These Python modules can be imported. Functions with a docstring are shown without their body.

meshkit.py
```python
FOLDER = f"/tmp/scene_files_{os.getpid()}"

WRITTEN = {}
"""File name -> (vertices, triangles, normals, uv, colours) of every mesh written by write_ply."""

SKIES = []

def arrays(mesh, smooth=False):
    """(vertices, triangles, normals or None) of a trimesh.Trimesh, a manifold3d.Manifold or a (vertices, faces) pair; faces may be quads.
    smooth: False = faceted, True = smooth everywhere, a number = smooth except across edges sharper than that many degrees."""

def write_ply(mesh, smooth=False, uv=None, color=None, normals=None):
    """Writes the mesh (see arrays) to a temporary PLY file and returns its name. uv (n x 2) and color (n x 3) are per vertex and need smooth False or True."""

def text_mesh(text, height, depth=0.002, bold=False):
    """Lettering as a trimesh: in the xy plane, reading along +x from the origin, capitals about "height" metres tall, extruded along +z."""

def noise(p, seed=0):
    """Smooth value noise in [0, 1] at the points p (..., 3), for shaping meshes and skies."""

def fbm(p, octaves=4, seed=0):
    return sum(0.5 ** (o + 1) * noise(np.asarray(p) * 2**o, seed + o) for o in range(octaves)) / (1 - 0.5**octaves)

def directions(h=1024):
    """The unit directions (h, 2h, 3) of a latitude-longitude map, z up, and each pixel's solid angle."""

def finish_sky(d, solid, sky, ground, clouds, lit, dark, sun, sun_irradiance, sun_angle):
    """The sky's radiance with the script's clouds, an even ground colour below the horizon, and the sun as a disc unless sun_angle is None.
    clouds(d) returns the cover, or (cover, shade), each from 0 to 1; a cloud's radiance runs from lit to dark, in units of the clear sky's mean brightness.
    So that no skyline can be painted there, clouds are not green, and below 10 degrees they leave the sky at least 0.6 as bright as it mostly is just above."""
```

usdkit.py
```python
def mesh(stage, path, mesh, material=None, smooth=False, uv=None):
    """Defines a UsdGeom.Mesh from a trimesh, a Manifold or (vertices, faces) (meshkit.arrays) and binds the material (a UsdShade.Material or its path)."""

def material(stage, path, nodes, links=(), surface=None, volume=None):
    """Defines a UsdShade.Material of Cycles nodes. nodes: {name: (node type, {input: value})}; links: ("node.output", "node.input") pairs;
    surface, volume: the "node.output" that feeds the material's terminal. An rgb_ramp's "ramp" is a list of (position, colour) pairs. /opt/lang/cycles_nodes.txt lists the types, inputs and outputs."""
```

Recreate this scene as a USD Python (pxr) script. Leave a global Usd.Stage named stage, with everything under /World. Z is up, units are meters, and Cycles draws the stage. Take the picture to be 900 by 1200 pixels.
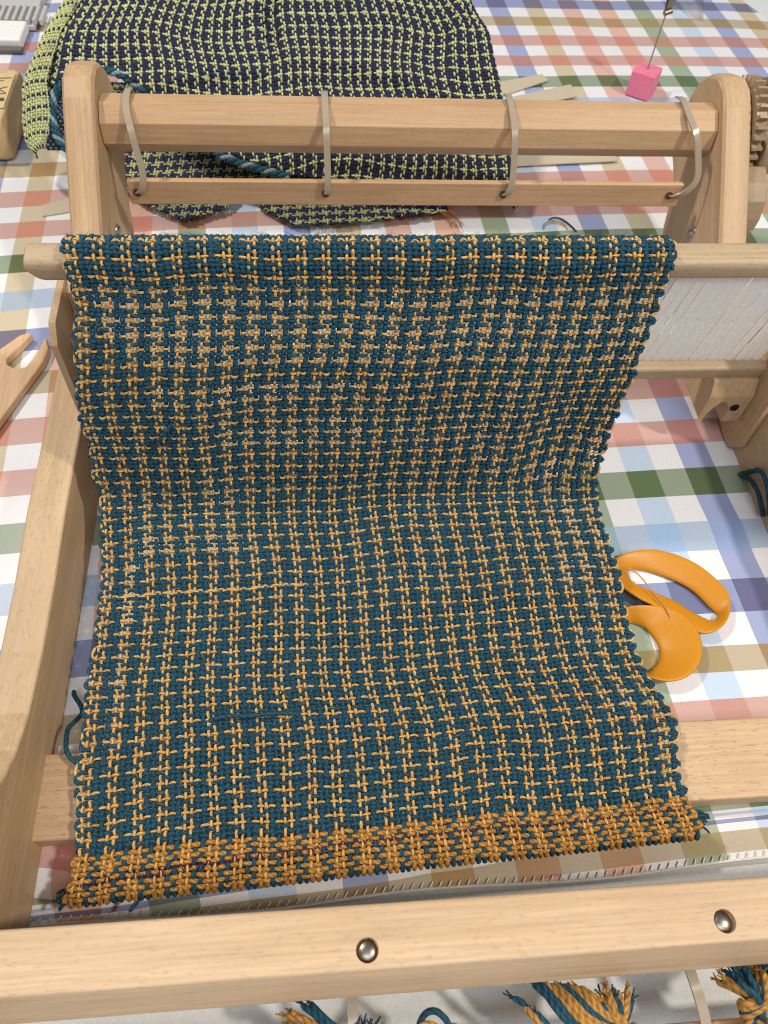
import math
import numpy as np
import trimesh
import manifold3d as m3
from shapely.geometry import Polygon
from scipy.interpolate import CubicSpline, PchipInterpolator
from scipy.ndimage import map_coordinates, gaussian_filter1d
from pxr import Usd, UsdGeom, UsdLux, UsdShade, Gf, Sdf, Vt
import meshkit
import usdkit

stage = Usd.Stage.CreateInMemory()
UsdGeom.SetStageUpAxis(stage, UsdGeom.Tokens.z)
UsdGeom.SetStageMetersPerUnit(stage, 1.0)
UsdGeom.Xform.Define(stage, '/World')
UsdGeom.Scope.Define(stage, '/World/Looks')
rng = np.random.default_rng(7)

# ------------------------------------------------------------------ camera, light, exposure
cam = UsdGeom.Camera.Define(stage, '/World/camera')
RIGHT, UP, FWD = (0.99628, -0.06847, 0.05239), (0.02808, 0.8322, 0.55377), (0.08151, 0.55023, -0.83102)
cam.AddTransformOp().Set(Gf.Matrix4d(*RIGHT, 0, *UP, 0, *[-c for c in FWD], 0, 0, 0, 0.50, 1))
cam.CreateHorizontalApertureAttr(5.6); cam.CreateVerticalApertureAttr(5.6 * 4 / 3)
cam.CreateFocalLengthAttr(5.6)
cam.CreateFStopAttr(3.0); cam.CreateFocusDistanceAttr(0.50)
cam.CreateClippingRangeAttr(Gf.Vec2f(0.02, 50))
cam.CreateExposureAttr(0.0)

def lamp(name, pos, target, w, h, power, color):
    l = UsdLux.RectLight.Define(stage, '/World/' + name)
    l.CreateWidthAttr(w); l.CreateHeightAttr(h); l.CreateIntensityAttr(power); l.CreateColorAttr(Gf.Vec3f(*color))
    z = np.array(pos, float) - np.array(target, float); z /= np.linalg.norm(z)
    x = np.cross([0, 1, 0.01], z); x /= np.linalg.norm(x); y = np.cross(z, x)
    l.AddTransformOp().Set(Gf.Matrix4d(*x, 0, *y, 0, *z, 0, *pos, 1))
    return l
# three ceiling lamps of the room: one up left, one up right, a broad cool one overhead in front
lamp('ceiling_lamp', (-1.10, 1.00, 2.0), (0, 0.45, 0), 0.18, 0.18, 300, (1.0, 0.93, 0.83))
lamp('ceiling_lamp_001', (1.35, -0.30, 2.0), (0, 0.45, 0), 0.16, 0.16, 400, (1.0, 0.92, 0.81))
lamp('ceiling_lamp_002', (0.10, -0.95, 2.15), (0, 0.4, 0), 1.5, 0.8, 6.2, (0.92, 0.96, 1.0))
dome = UsdLux.DomeLight.Define(stage, '/World/sky')
roomlight = usdkit.material(stage, '/World/Looks/room_light', {'b': ('background_shader', {'color': (0.90, 0.95, 1.0), 'strength': 0.28})}, surface='b.background')
UsdShade.MaterialBindingAPI.Apply(dome.GetPrim()).Bind(roomlight)

# ------------------------------------------------------------------ helpers
used = {}
def numbered(path):
    n = used.get(path, 0); used[path] = n + 1
    return path if n == 0 else f'{path}_{n:03d}'
def data(prim, label=None, cat=None, group=None, kind=None):
    for k, v in (('label', label), ('category', cat), ('group', group), ('kind', kind)):
        if v: prim.SetCustomDataByKey(k, v)
    return prim
def thing(name, label, cat, group=None):
    p = UsdGeom.Xform.Define(stage, numbered('/World/' + name)).GetPrim()
    return data(p, label, cat, group)
def obj(name, mesh, mat, parent=None, smooth=30, **kw):
    path = numbered((str(parent.GetPath()) if parent else '/World') + '/' + name)
    m = usdkit.mesh(stage, path, mesh, mat, smooth=smooth)
    return data(m.GetPrim(), **kw)
def objn(name, vfnu, mat, parent=None, **kw):
    v, f, n, uv = vfnu
    path = numbered((str(parent.GetPath()) if parent else '/World') + '/' + name)
    m = usdkit.mesh(stage, path, (v, f), mat, smooth=False, uv=uv)
    m.CreateNormalsAttr(Vt.Vec3fArray.FromNumpy(n.astype(np.float32))); m.SetNormalsInterpolation('vertex')
    return data(m.GetPrim(), **kw)
def roundpoly(pts, r, q=4):
    p = Polygon(pts)
    p = p.buffer(-r, quad_segs=q).buffer(2 * r, quad_segs=q).buffer(-r, quad_segs=q)
    c = np.array(p.exterior.coords)[:-1]
    keep = np.linalg.norm(c - np.roll(c, 1, 0), axis=1) > 2e-4
    return c[keep]
def prism(pts, axis, a, b, bev=0.0015):
    """2D outline (other two axes in xyz order) swept along axis from a to b, rims rounded."""
    pts = np.asarray(pts, float)
    if np.sum(pts[:, 0] * np.roll(pts[:, 1], -1) - np.roll(pts[:, 0], -1) * pts[:, 1]) < 0: pts = pts[::-1]
    e = np.roll(pts, -1, 0) - pts; e /= np.linalg.norm(e, axis=1, keepdims=True)
    no = np.stack([e[:, 1], -e[:, 0]], 1); nv = no + np.roll(no, 1, 0)
    nv /= np.maximum((nv * nv).sum(1, keepdims=True), 0.5); nv *= 2 / 1.0
    levels = [(a, -bev), (a + bev * .3, -bev * .3), (a + bev, 0), (b - bev, 0), (b - bev * .3, -bev * .3), (b, -bev)] if bev > 0 else [(a, 0), (b, 0)]
    n = len(pts); V = []; F = []
    for z, o in levels:
        q = pts + nv * o * 0.5 * 2 / 2
        V.append(np.column_stack([q, np.full(n, z)]))
    i = np.arange(n); j = (i + 1) % n
    for k in range(len(levels) - 1):
        F += [np.column_stack([k * n + i, k * n + j, (k + 1) * n + j]), np.column_stack([k * n + i, (k + 1) * n + j, (k + 1) * n + i])]
    tv, tf = trimesh.creation.triangulate_polygon(Polygon(V[0][:, :2]), engine='earcut')
    from scipy.spatial import cKDTree
    idx = cKDTree(V[0][:, :2]).query(tv)[1]
    t = idx[tf]
    c = V[0][:, :2]; s = np.cross(c[t[:, 1]] - c[t[:, 0]], c[t[:, 2]] - c[t[:, 0]])
    t[s < 0] = t[s < 0][:, ::-1]
    F += [t[:, ::-1], t + (len(levels) - 1) * n]
    V = np.vstack(V)
    perm = {'x': [2, 0, 1], 'y': [0, 2, 1], 'z': [0, 1, 2]}[axis]
    V = V[:, perm]; F = np.vstack(F)
    if axis == 'y': F = F[:, ::-1]
    return trimesh.Trimesh(V, F, process=False)
def rbox(x0, x1, y0, y1, z0, z1, r=0.002, axis=None):
    d = {'x': x1 - x0, 'y': y1 - y0, 'z': z1 - z0}
    axis = axis or max(d, key=d.get)
    lo, hi = {'x': ((y0, z0), (y1, z1)), 'y': ((x0, z0), (x1, z1)), 'z': ((x0, y0), (x1, y1))}[axis]
    pts = roundpoly([lo, (hi[0], lo[1]), hi, (lo[0], hi[1])], r)
    a, b = {'x': (x0, x1), 'y': (y0, y1), 'z': (z0, z1)}[axis]
    return prism(pts, axis, a, b, r)
def frames(P):
    T = np.gradient(P, axis=-2); return T / np.maximum(np.linalg.norm(T, axis=-1, keepdims=True), 1e-12)
def tubes(P, N, rw, rt, sides=6, twist=0.006, mask=None):
    """n yarns of m points (n,m,3) with surface normals N; elliptical section rw x rt. mask (n,m) keeps the segments drawn."""
    P = np.asarray(P, float)
    n, m, _ = P.shape
    T = frames(P); N = N - (N * T).sum(-1, keepdims=True) * T; N /= np.maximum(np.linalg.norm(N, axis=-1, keepdims=True), 1e-9)
    B = np.cross(T, N)
    th = np.linspace(0, 2 * np.pi, sides + 1)
    rw, rt = np.broadcast_to(np.asarray(rw, float), (n, m)), np.broadcast_to(np.asarray(rt, float), (n, m))
    c, s = np.cos(th), np.sin(th)
    V = P[:, :, None] + B[:, :, None] * (rw[..., None, None] * c[:, None]) + N[:, :, None] * (rt[..., None, None] * s[:, None])
    Nn = B[:, :, None] * (c[:, None] / rw[..., None, None]) + N[:, :, None] * (s[:, None] / rt[..., None, None])
    Nn /= np.linalg.norm(Nn, axis=-1, keepdims=True)
    L = np.concatenate([np.zeros((n, 1)), np.cumsum(np.linalg.norm(np.diff(P, axis=1), axis=-1), 1)], 1) + rng.random((n, 1)) * .05
    uv = np.stack(np.broadcast_arrays(L[..., None] / twist, th / (2 * np.pi)), -1)
    k = sides + 1
    base = (np.arange(n)[:, None] * m + np.arange(m - 1))[:, :, None] * k + np.arange(sides)
    if mask is not None: base = base[mask[:, :-1] & mask[:, 1:]]
    base = base.reshape(-1)
    F = np.vstack([np.column_stack([base, base + k + 1, base + 1]), np.column_stack([base, base + k, base + k + 1])])
    V, Nn, uv = V.reshape(-1, 3), Nn.reshape(-1, 3), uv.reshape(-1, 2)
    if mask is not None:
        u, inv = np.unique(F, return_inverse=True); V, Nn, uv, F = V[u], Nn[u], uv[u], inv.reshape(F.shape)
    return V, F, Nn, uv
def join(parts):
    parts = list(parts); o = 0; V = []; F = []; N = []; U = []
    for v, f, n, u in parts:
        V.append(v); F.append(f + o); N.append(n); U.append(u); o += len(v)
    return np.vstack(V), np.vstack(F), np.vstack(N), np.vstack(U)
def yarn(pts, r, sides=8, step=0.0015, twist=0.0042, wob=0.0):
    """one loose yarn through the control points"""
    p = np.asarray(pts, float)
    d = np.concatenate([[0], np.cumsum(np.linalg.norm(np.diff(p, axis=0), axis=1))])
    n = max(4, int(d[-1] / step))
    q = CubicSpline(d, p)(np.linspace(0, d[-1], n))
    if wob: q += (np.stack([meshkit.noise(np.column_stack([np.arange(n) * .35, np.full(n, k * 7.3 + rng.random() * 50), np.zeros(n)])) for k in range(3)], 1) - .5) * wob
    # caps: pinch the ends
    rr = np.full(n, r); rr[0] = rr[-1] = r * .7; 
    up = np.tile([0.13, -0.2, 0.97], (n, 1))
    return tubes(q[None], up[None], rr[None], rr[None], sides, twist)
def cyl(p, q, r, n=20, bev=0.0):
    p, q = np.array(p, float), np.array(q, float)
    h = np.linalg.norm(q - p)
    prof = [(0, 0), (r - bev, 0), (r, bev), (r, h - bev), (r - bev, h), (0, h)] if bev else [(0, 0), (r, 0), (r, h), (0, h)]
    m = trimesh.creation.revolve(prof, sections=n)
    m.apply_transform(trimesh.geometry.align_vectors([0, 0, 1], (q - p) / h)); m.apply_translation(p)
    return m

# ------------------------------------------------------------------ materials
def M(name, nodes, links, surface='p.BSDF'): return usdkit.material(stage, '/World/Looks/' + name, nodes, links, surface)
def plain(name, color, rough=0.5, metal=0.0, bump=0.0, scale=300, **kw):
    nodes = {'p': ('principled_bsdf', {'roughness': rough, 'metallic': metal, **kw}), 'g': ('geometry', {}),
             'n': ('noise_texture', {'scale': scale, 'detail': 3}), 'r': ('rgb_ramp', {'ramp': [(0.3, tuple(np.array(color) * .9)), (0.7, tuple(np.minimum(np.array(color) * 1.08, 1)))]}),
             'b': ('bump', {'strength': 0.5, 'distance': bump})}
    links = [('g.position', 'n.vector'), ('n.fac', 'r.fac'), ('r.color', 'p.base_color')]
    if bump: links += [('n.fac', 'b.height'), ('b.normal', 'p.normal')]
    return M(name, nodes, links)
def wood(name, axis, light, dark, fleck, seed=0.0, fleck_amt=0.5, rough=0.5, turn=0.0):
    along = {'x': 0, 'y': 1, 'z': 2}[axis]
    def sc(a, c): v = [c, c, c]; v[along] = a; return tuple(v)
    nodes = {
        'g': ('geometry', {}),
        'rot': ('vector_rotate', {'rotate_type': 'x_axis', 'angle': turn}),
        'm1': ('mapping', {'scale': sc(2.2, 34), 'location': (seed, seed * 1.7, seed * .6)}), 'n1': ('noise_texture', {'scale': 1.0, 'detail': 5, 'roughness': 0.6, 'distortion': 0.6}),
        'm2': ('mapping', {'scale': sc(16, 520), 'location': (seed, seed, seed)}), 'n2': ('noise_texture', {'scale': 1.0, 'detail': 3, 'roughness': 0.6}),
        'm3': ('mapping', {'scale': sc(180, 900), 'location': (seed * 3, seed, seed)}), 'n3': ('noise_texture', {'scale': 1.0, 'detail': 1.5, 'roughness': 0.5}),
        'm4': ('mapping', {'scale': (9, 9, 9), 'location': (seed, 0, 0)}), 'n4': ('noise_texture', {'scale': 1.0, 'detail': 2}),
        'r1': ('rgb_ramp', {'ramp': [(0.28, dark), (0.72, light)]}),
        'r2': ('rgb_ramp', {'ramp': [(0.3, (0.84, 0.82, 0.79)), (0.7, (1.05, 1.05, 1.05))]}),
        'r3': ('rgb_ramp', {'ramp': [(0.60, (0, 0, 0)), (0.68, (fleck_amt,) * 3)]}),
        'r4': ('rgb_ramp', {'ramp': [(0.3, (0.93, 0.90, 0.87)), (0.7, (1.04, 1.04, 1.04))]}),
        'x2': ('mix_color', {'blend_type': 'multiply', 'fac': 1.0}), 'x4': ('mix_color', {'blend_type': 'multiply', 'fac': 1.0}),
        'x3': ('mix_color', {'blend_type': 'mix', 'b': fleck}),
        'rr': ('rgb_ramp', {'ramp': [(0.3, (rough - .08,) * 3), (0.7, (rough + .1,) * 3)]}),
        'b': ('bump', {'strength': 0.28, 'distance': 0.0004}),
        'ad': ('math', {'math_type': 'subtract'}),
        'p': ('principled_bsdf', {'specular_ior_level': 0.42}),
    }
    links = [('g.position', 'rot.vector')]
    for k in '1234': links += [('rot.vector', f'm{k}.vector'), (f'm{k}.vector', f'n{k}.vector')]
    links += [('n1.fac', 'r1.fac'), ('n2.fac', 'r2.fac'), ('n3.fac', 'r3.fac'), ('n4.fac', 'r4.fac'),
              ('r1.color', 'x2.a'), ('r2.color', 'x2.b'), ('x2.result', 'x4.a'), ('r4.color', 'x4.b'), ('x4.result', 'x3.a'), ('r3.color', 'x3.fac'), ('x3.result', 'p.base_color'),
              ('n2.fac', 'ad.value1'), ('r3.color', 'ad.value2'), ('ad.value', 'b.height'), ('b.normal', 'p.normal'), ('n2.fac', 'rr.fac'), ('rr.color', 'p.roughness')]
    return M(name, nodes, links)
def yarnmat(name, color, dark=0.55, bump=0.0006, plies=2.0):
    c = np.array(color)
    nodes = {
        'uv': ('texture_coordinate', {}), 'sx': ('separate_xyz', {}),
        'a': ('math', {'math_type': 'multiply_add', 'value2': plies}), 's': ('math', {'math_type': 'multiply', 'value2': 2 * math.pi}), 'w': ('math', {'math_type': 'sine'}),
        'g': ('geometry', {}), 'n': ('noise_texture', {'scale': 1500, 'detail': 2}), 'n2': ('noise_texture', {'scale': 130, 'detail': 2}),
        'h': ('math', {'math_type': 'multiply_add', 'value2': 0.35}),
        'r': ('rgb_ramp', {'ramp': [(0.0, tuple(c * dark)), (0.55, tuple(c)), (1.0, tuple(np.minimum(c * 1.12, .9)))]}),
        'mr': ('math', {'math_type': 'multiply_add', 'value2': 0.28, 'value3': 0.5}),
        'v': ('rgb_ramp', {'ramp': [(0.3, (0.82,) * 3), (0.7, (1.12,) * 3)]}), 'x': ('mix_color', {'blend_type': 'multiply', 'fac': 1.0}),
        'b': ('bump', {'strength': 1.0, 'distance': bump}),
        'p': ('principled_bsdf', {'roughness': 0.66, 'specular_ior_level': 0.34, 'sheen_weight': 0.12, 'sheen_roughness': 0.5, 'sheen_tint': tuple(np.minimum(c * 2 + .1, 1))}),
    }
    links = [('uv.UV', 'sx.vector'), ('sx.y', 'a.value1'), ('sx.x', 'a.value3'), ('a.value', 's.value1'), ('s.value', 'w.value1'),
             ('g.position', 'n.vector'), ('g.position', 'n2.vector'), ('w.value', 'h.value1'), ('n.fac', 'h.value3'),
             ('h.value', 'b.height'), ('b.normal', 'p.normal'), ('w.value', 'mr.value1'), ('mr.value', 'r.fac'), ('r.color', 'x.a'), ('n2.fac', 'v.fac'), ('v.color', 'x.b'), ('x.result', 'p.base_color')]
    return M(name, nodes, links)

BL, BD, BF = (0.62, 0.44, 0.268), (0.465, 0.31, 0.175), (0.31, 0.18, 0.09)
W_X = wood('beech_crosswise', 'x', BL, BD, BF, 1.3)
W_FRONT = wood('beech_front_beam', 'x', (0.69, 0.50, 0.325), (0.51, 0.345, 0.20), BF, 4.1, 0.24)
W_PINK = wood('beech_warp_beam', 'x', (0.615, 0.415, 0.245), (0.485, 0.305, 0.165), BF, 7.7, 0.3)
W_CROSS = wood('beech_lower_crosspiece', 'x', (0.66, 0.47, 0.29), (0.56, 0.38, 0.225), (0.30, 0.17, 0.08), 9.2, 0.5)
W_RAIL = wood('beech_side', 'y', (0.615, 0.44, 0.268), (0.455, 0.31, 0.172), BF, 2.9, 0.4)
W_RAILB = wood('beech_side_rising', 'y', (0.635, 0.44, 0.268), (0.48, 0.315, 0.178), BF, 5.5, 0.3, turn=-0.7)
W_BLOCK = wood('beech_block', 'z', (0.60, 0.415, 0.24), (0.50, 0.33, 0.18), BF, 3.3, 0.3)
W_HED = wood('ash_heddle_rail', 'x', (0.51, 0.385, 0.25), (0.41, 0.30, 0.185), (0.27, 0.19, 0.10), 6.1, 0.5)
W_FORK = wood('beech_stick_shuttle', 'y', (0.70, 0.48, 0.29), (0.62, 0.40, 0.23), BF, 8.8, 0.2)
TEAL = yarnmat('teal_yarn', (0.0112, 0.072, 0.114), dark=0.31)
GOLD = yarnmat('gold_yarn', (0.73, 0.43, 0.15), dark=0.55)
HEMGOLD = yarnmat('mustard_yarn', (0.50, 0.245, 0.052), dark=0.32)
NAVY = yarnmat('navy_yarn', (0.015, 0.020, 0.056), bump=0.0004)
LIME = yarnmat('lime_yarn', (0.64, 0.66, 0.32), dark=0.62, bump=0.0004)
PURPLE = yarnmat('purple_thread', (0.07, 0.015, 0.06))
SEA = yarnmat('sea_blue_yarn', (0.018, 0.085, 0.12))
PALE = yarnmat('pale_grey_yarn', (0.22, 0.31, 0.36))
STEEL = plain('steel', (0.48, 0.46, 0.43), 0.32, 1.0, 0.00005, 900)
BRONZE = plain('dark_bolt_metal', (0.25, 0.215, 0.18), 0.34, 1.0, 0.00008, 700)
BLACK = plain('black_screw', (0.02, 0.018, 0.018), 0.45, 0.6)
DARKHOLE = plain('bolt_recess', (0.10, 0.055, 0.028), 0.8)
WHITEPL = plain('white_plastic', (0.83, 0.82, 0.80), 0.38, 0, 0.00004, 500, subsurface_weight=0.0)
TAUPE = plain('taupe_plastic', (0.34, 0.24, 0.145), 0.42, 0, 0.00006, 600)
ORANGE = plain('orange_plastic', (0.60, 0.245, 0.010), 0.42, 0, 0.00003, 1500, specular_ior_level=0.4)
PINK = plain('pink_paint', (0.80, 0.20, 0.32), 0.55, 0, 0.00012, 400)
CARD = plain('grey_card', (0.53, 0.45, 0.33), 0.75, 0, 0.00006, 900)
KRAFT = plain('kraft_paper', (0.56, 0.40, 0.215), 0.7, 0, 0.00015, 120)
INK = plain('printing_ink', (0.07, 0.055, 0.04), 0.7)
GREYPL = plain('grey_plastic', (0.50, 0.49, 0.49), 0.4)
TABLE = plain('white_table_top', (0.70, 0.72, 0.71), 0.5, 0, 0, 900)
HEMT = plain('cream_overlock_thread', (0.82, 0.79, 0.72), 0.8)
NYLON = M('clear_nylon_strap', {'p': ('principled_bsdf', {'base_color': (0.47, 0.39, 0.29), 'roughness': 0.20, 'specular_ior_level': 0.6}), 't': ('translucent_bsdf', {'color': (0.6, 0.52, 0.4)}), 'm': ('mix_closure', {'fac': 0.25})},
          [('p.BSDF', 'm.closure1'), ('t.BSDF', 'm.closure2')], 'm.closure')
FILM = M('clear_bag_film', {'t': ('transparent_bsdf', {'color': (0.93, 0.93, 0.94)}), 'gl': ('glossy_bsdf', {'color': (0.9, 0.9, 0.92), 'roughness': 0.18}), 'd': ('translucent_bsdf', {'color': (0.8, 0.79, 0.78)}), 'f': ('fresnel', {'ior': 1.6}), 'm': ('mix_closure', {}), 'm2': ('mix_closure', {'fac': 0.3})},
         [('f.fac', 'm.fac'), ('t.BSDF', 'm.closure1'), ('gl.BSDF', 'm.closure2'), ('m.closure', 'm2.closure1'), ('d.BSDF', 'm2.closure2')], 'm2.closure')

# gingham: twelve equal cells to a repeat, every second one white; rows and columns share the colours
CW = (0.84, 0.83, 0.85)
gB, gT, gR, gO, gG, gL = (0.35, 0.40, 0.63), (0.62, 0.53, 0.37), (0.74, 0.47, 0.41), (0.77, 0.48, 0.38), (0.36, 0.43, 0.31), (0.56, 0.68, 0.84)
xB, xT, xR, xG, xL = (0.20, 0.20, 0.33), (0.47, 0.33, 0.165), (0.66, 0.32, 0.26), (0.14, 0.19, 0.08), (0.44, 0.57, 0.80)      # where two colours cross
tB, tT, tR, tG, tL = (0.72, 0.72, 0.85), (0.92, 0.82, 0.68), (0.98, 0.80, 0.74), (0.75, 0.85, 0.65), (0.85, 0.95, 1.0)
def steps(seq): return [(i / 12, seq[i // 2] if i % 2 == 0 else (0.5, 0.5, 0.5)) for i in range(12)]
def ginghammat():
    on = [(i / 12, (1 - i % 2,) * 3) for i in range(12)]
    nodes = {
        'uv': ('texture_coordinate', {}), 'sx': ('separate_xyz', {}),
        'fx': ('math', {'math_type': 'fraction'}), 'fy': ('math', {'math_type': 'fraction'}),
        'rx': ('rgb_ramp', {'ramp': [(i / 12, ([gB, gT, gR, gO, gG, gL][i // 2] if i % 2 == 0 else CW)) for i in range(12)], 'interpolate': False}),
        'ry': ('rgb_ramp', {'ramp': [(i / 12, ([gG, gL, gB, gT, gR, gR][i // 2] if i % 2 == 0 else (1, 1, 1))) for i in range(12)], 'interpolate': False}),
        'cx': ('rgb_ramp', {'ramp': steps([tB, tT, tR, tR, tG, tL]), 'interpolate': False}), 'cy': ('rgb_ramp', {'ramp': steps([xG, xL, xB, xT, xR, xR]), 'interpolate': False}),
        'mx': ('rgb_ramp', {'ramp': on, 'interpolate': False}), 'my': ('rgb_ramp', {'ramp': on, 'interpolate': False}),
        'mm': ('math', {'math_type': 'multiply'}),
        'x1': ('mix_color', {'blend_type': 'multiply', 'fac': 1.0}), 'x2': ('mix_color', {'blend_type': 'multiply', 'fac': 1.0}), 'xm': ('mix_color', {'blend_type': 'mix'}),
        'mp': ('mapping', {'scale': (480, 480, 1), 'rotation': (0, 0, 0.785)}), 'wv': ('wave_texture', {'scale': 1.0, 'bands_direction': 'x'}),
        'b': ('bump', {'strength': 0.12, 'distance': 0.0003}), 'g': ('geometry', {}), 'n': ('noise_texture', {'scale': 900, 'detail': 2}), 'nr': ('rgb_ramp', {'ramp': [(0.3, (0.93,) * 3), (0.7, (1.03,) * 3)]}),
        'wr': ('rgb_ramp', {'ramp': [(0, (0.90,) * 3), (1, (1.04,) * 3)]}), 'x5': ('mix_color', {'blend_type': 'multiply', 'fac': 1.0}),
        'x3': ('mix_color', {'blend_type': 'multiply', 'fac': 1.0}),
        'p': ('principled_bsdf', {'roughness': 0.31, 'specular_ior_level': 0.5, 'sheen_weight': 0.05}),
    }
    links = [('uv.UV', 'sx.vector'), ('sx.x', 'fx.value1'), ('sx.y', 'fy.value1')]
    links += [(f'f{k[-1]}.value', f'{k}.fac') for k in ('rx', 'ry', 'cx', 'cy', 'mx', 'my')]
    links += [('mx.color', 'mm.value1'), ('my.color', 'mm.value2'), ('rx.color', 'x1.a'), ('ry.color', 'x1.b'), ('cx.color', 'x2.a'), ('cy.color', 'x2.b'),
             ('mm.value', 'xm.fac'), ('x1.result', 'xm.a'), ('x2.result', 'xm.b'),
             ('uv.UV', 'mp.vector'), ('mp.vector', 'wv.vector'), ('wv.fac', 'b.height'), ('b.normal', 'p.normal'),
             ('g.position', 'n.vector'), ('n.fac', 'nr.fac'), ('xm.result', 'x3.a'), ('nr.color', 'x3.b'), ('wv.fac', 'wr.fac'), ('x3.result', 'x5.a'), ('wr.color', 'x5.b'), ('x5.result', 'p.base_color')]
    return M('gingham', nodes, links)
GING = ginghammat()

# ------------------------------------------------------------------ the setting: table and its cloth
obj('table', rbox(-1.3, 1.5, -0.35, 1.75, -0.035, -0.0015, 0.004), TABLE, kind='structure')
def cloth_z(x, y):
    p = np.stack([x * 7, y * 7, 0 * x + 3], -1)
    z = 0.0042 * (meshkit.fbm(p, 3, 5) - .5) + 0.0006 * np.abs(meshkit.noise(p * np.array([2.2, 1.3, 1]), 17) - .5)
    z += 0.0016 * np.exp(-((y - 0.10 + 0.35 * (x + .1)) / 0.012) ** 2) * (x < 0.0) * np.clip((0.0 - x) * 12, 0, 1)      # rumple by the left front edge
    z += 0.0013 * np.sin((y + .12 * x) * 95) * np.exp(-((x - .33) / .05) ** 2 - ((y - .30) / .04) ** 2)
    return z + 0.0016
PER = 0.315
def cloth_uv(x, y):
    v = y - 0.07 * x + 0.055 * x * x
    u = x + 0.058 * (y - 0.279)
    u = u + 0.004 * (meshkit.noise(np.stack([x * 5, y * 5, 0 * x], -1), 3) - .5); v = v + 0.005 * (meshkit.noise(np.stack([x * 5, y * 5, 0 * x + 9], -1), 4) - .5)
    v = np.interp(v, [-.2, .045, .056, .068, .074, .082, .113, .152, .1912, 2], [-.42, -.16, -.150, -.1237, -.09, .0337, .0862, .1387, .1912, 2])      # the front of the cloth lies in tucks
    wave = np.exp(-((y - 0.085) / 0.03) ** 2) * np.clip((-x) * 9, 0, 1)
    v = v + 0.012 * wave * np.sin(x * 40); u = u + 0.010 * wave
    return np.stack([(u - 0.308) / PER, (0.6635 - v) / PER + 10], -1)
def edge_front(x): return 0.0575 + 0.022 * (x + 0.1) + 0.0015 * np.sin(x * 30)
def edge_right(y): return 0.648 - 0.2 * (y - 1.2) + 0.004 * np.sin(y * 40)
tc = thing('tablecloth', 'pastel checked gingham tablecloth under the loom with an overlocked edge', 'tablecloth')
nx, ny = 300, 330
gx, gy = np.meshgrid(np.linspace(0, 1, nx), np.linspace(0, 1, ny))
ys = 0.055 + gy * 1.4
xs = -0.85 + gx * (edge_right(ys) + 0.85)
ys = edge_front(xs) + gy * 1.4
zs = cloth_z(xs, ys)
idx = np.arange(nx * ny).reshape(ny, nx)
q = np.column_stack([idx[:-1, :-1].ravel(), idx[:-1, 1:].ravel(), idx[1:, 1:].ravel(), idx[1:, :-1].ravel()])
Vc = np.stack([xs, ys, zs], -1).reshape(-1, 3); Fc = np.vstack([q[:, [0, 1, 2]], q[:, [0, 2, 3]]])
_, _, nc = meshkit.arrays((Vc, Fc), True)
objn('woven_sheet', (Vc, Fc, nc, cloth_uv(xs, ys).reshape(-1, 2)), GING, tc)
xs = np.arange(-0.3, 0.52, 0.0056)
st = []
for x in xs:
    y = edge_front(np.array(x)); sk = 0.0012
    zc = lambda a, b: float(cloth_z(np.array(a), np.array(b)))
    st.append(yarn([(x - sk, y, zc(x - sk, y) + .0002), (x, y + .0018, zc(x, y + .0018) + .0006), (x + sk, y + .0038, zc(x + sk, y + .0038) + .0003)], 0.00065, 4, 0.0012))
e = np.array([(x, edge_front(np.array(x)), float(cloth_z(np.array(x), edge_front(np.array(x)))) + .0003) for x in np.arange(-.85, .6, .02)])
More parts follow.
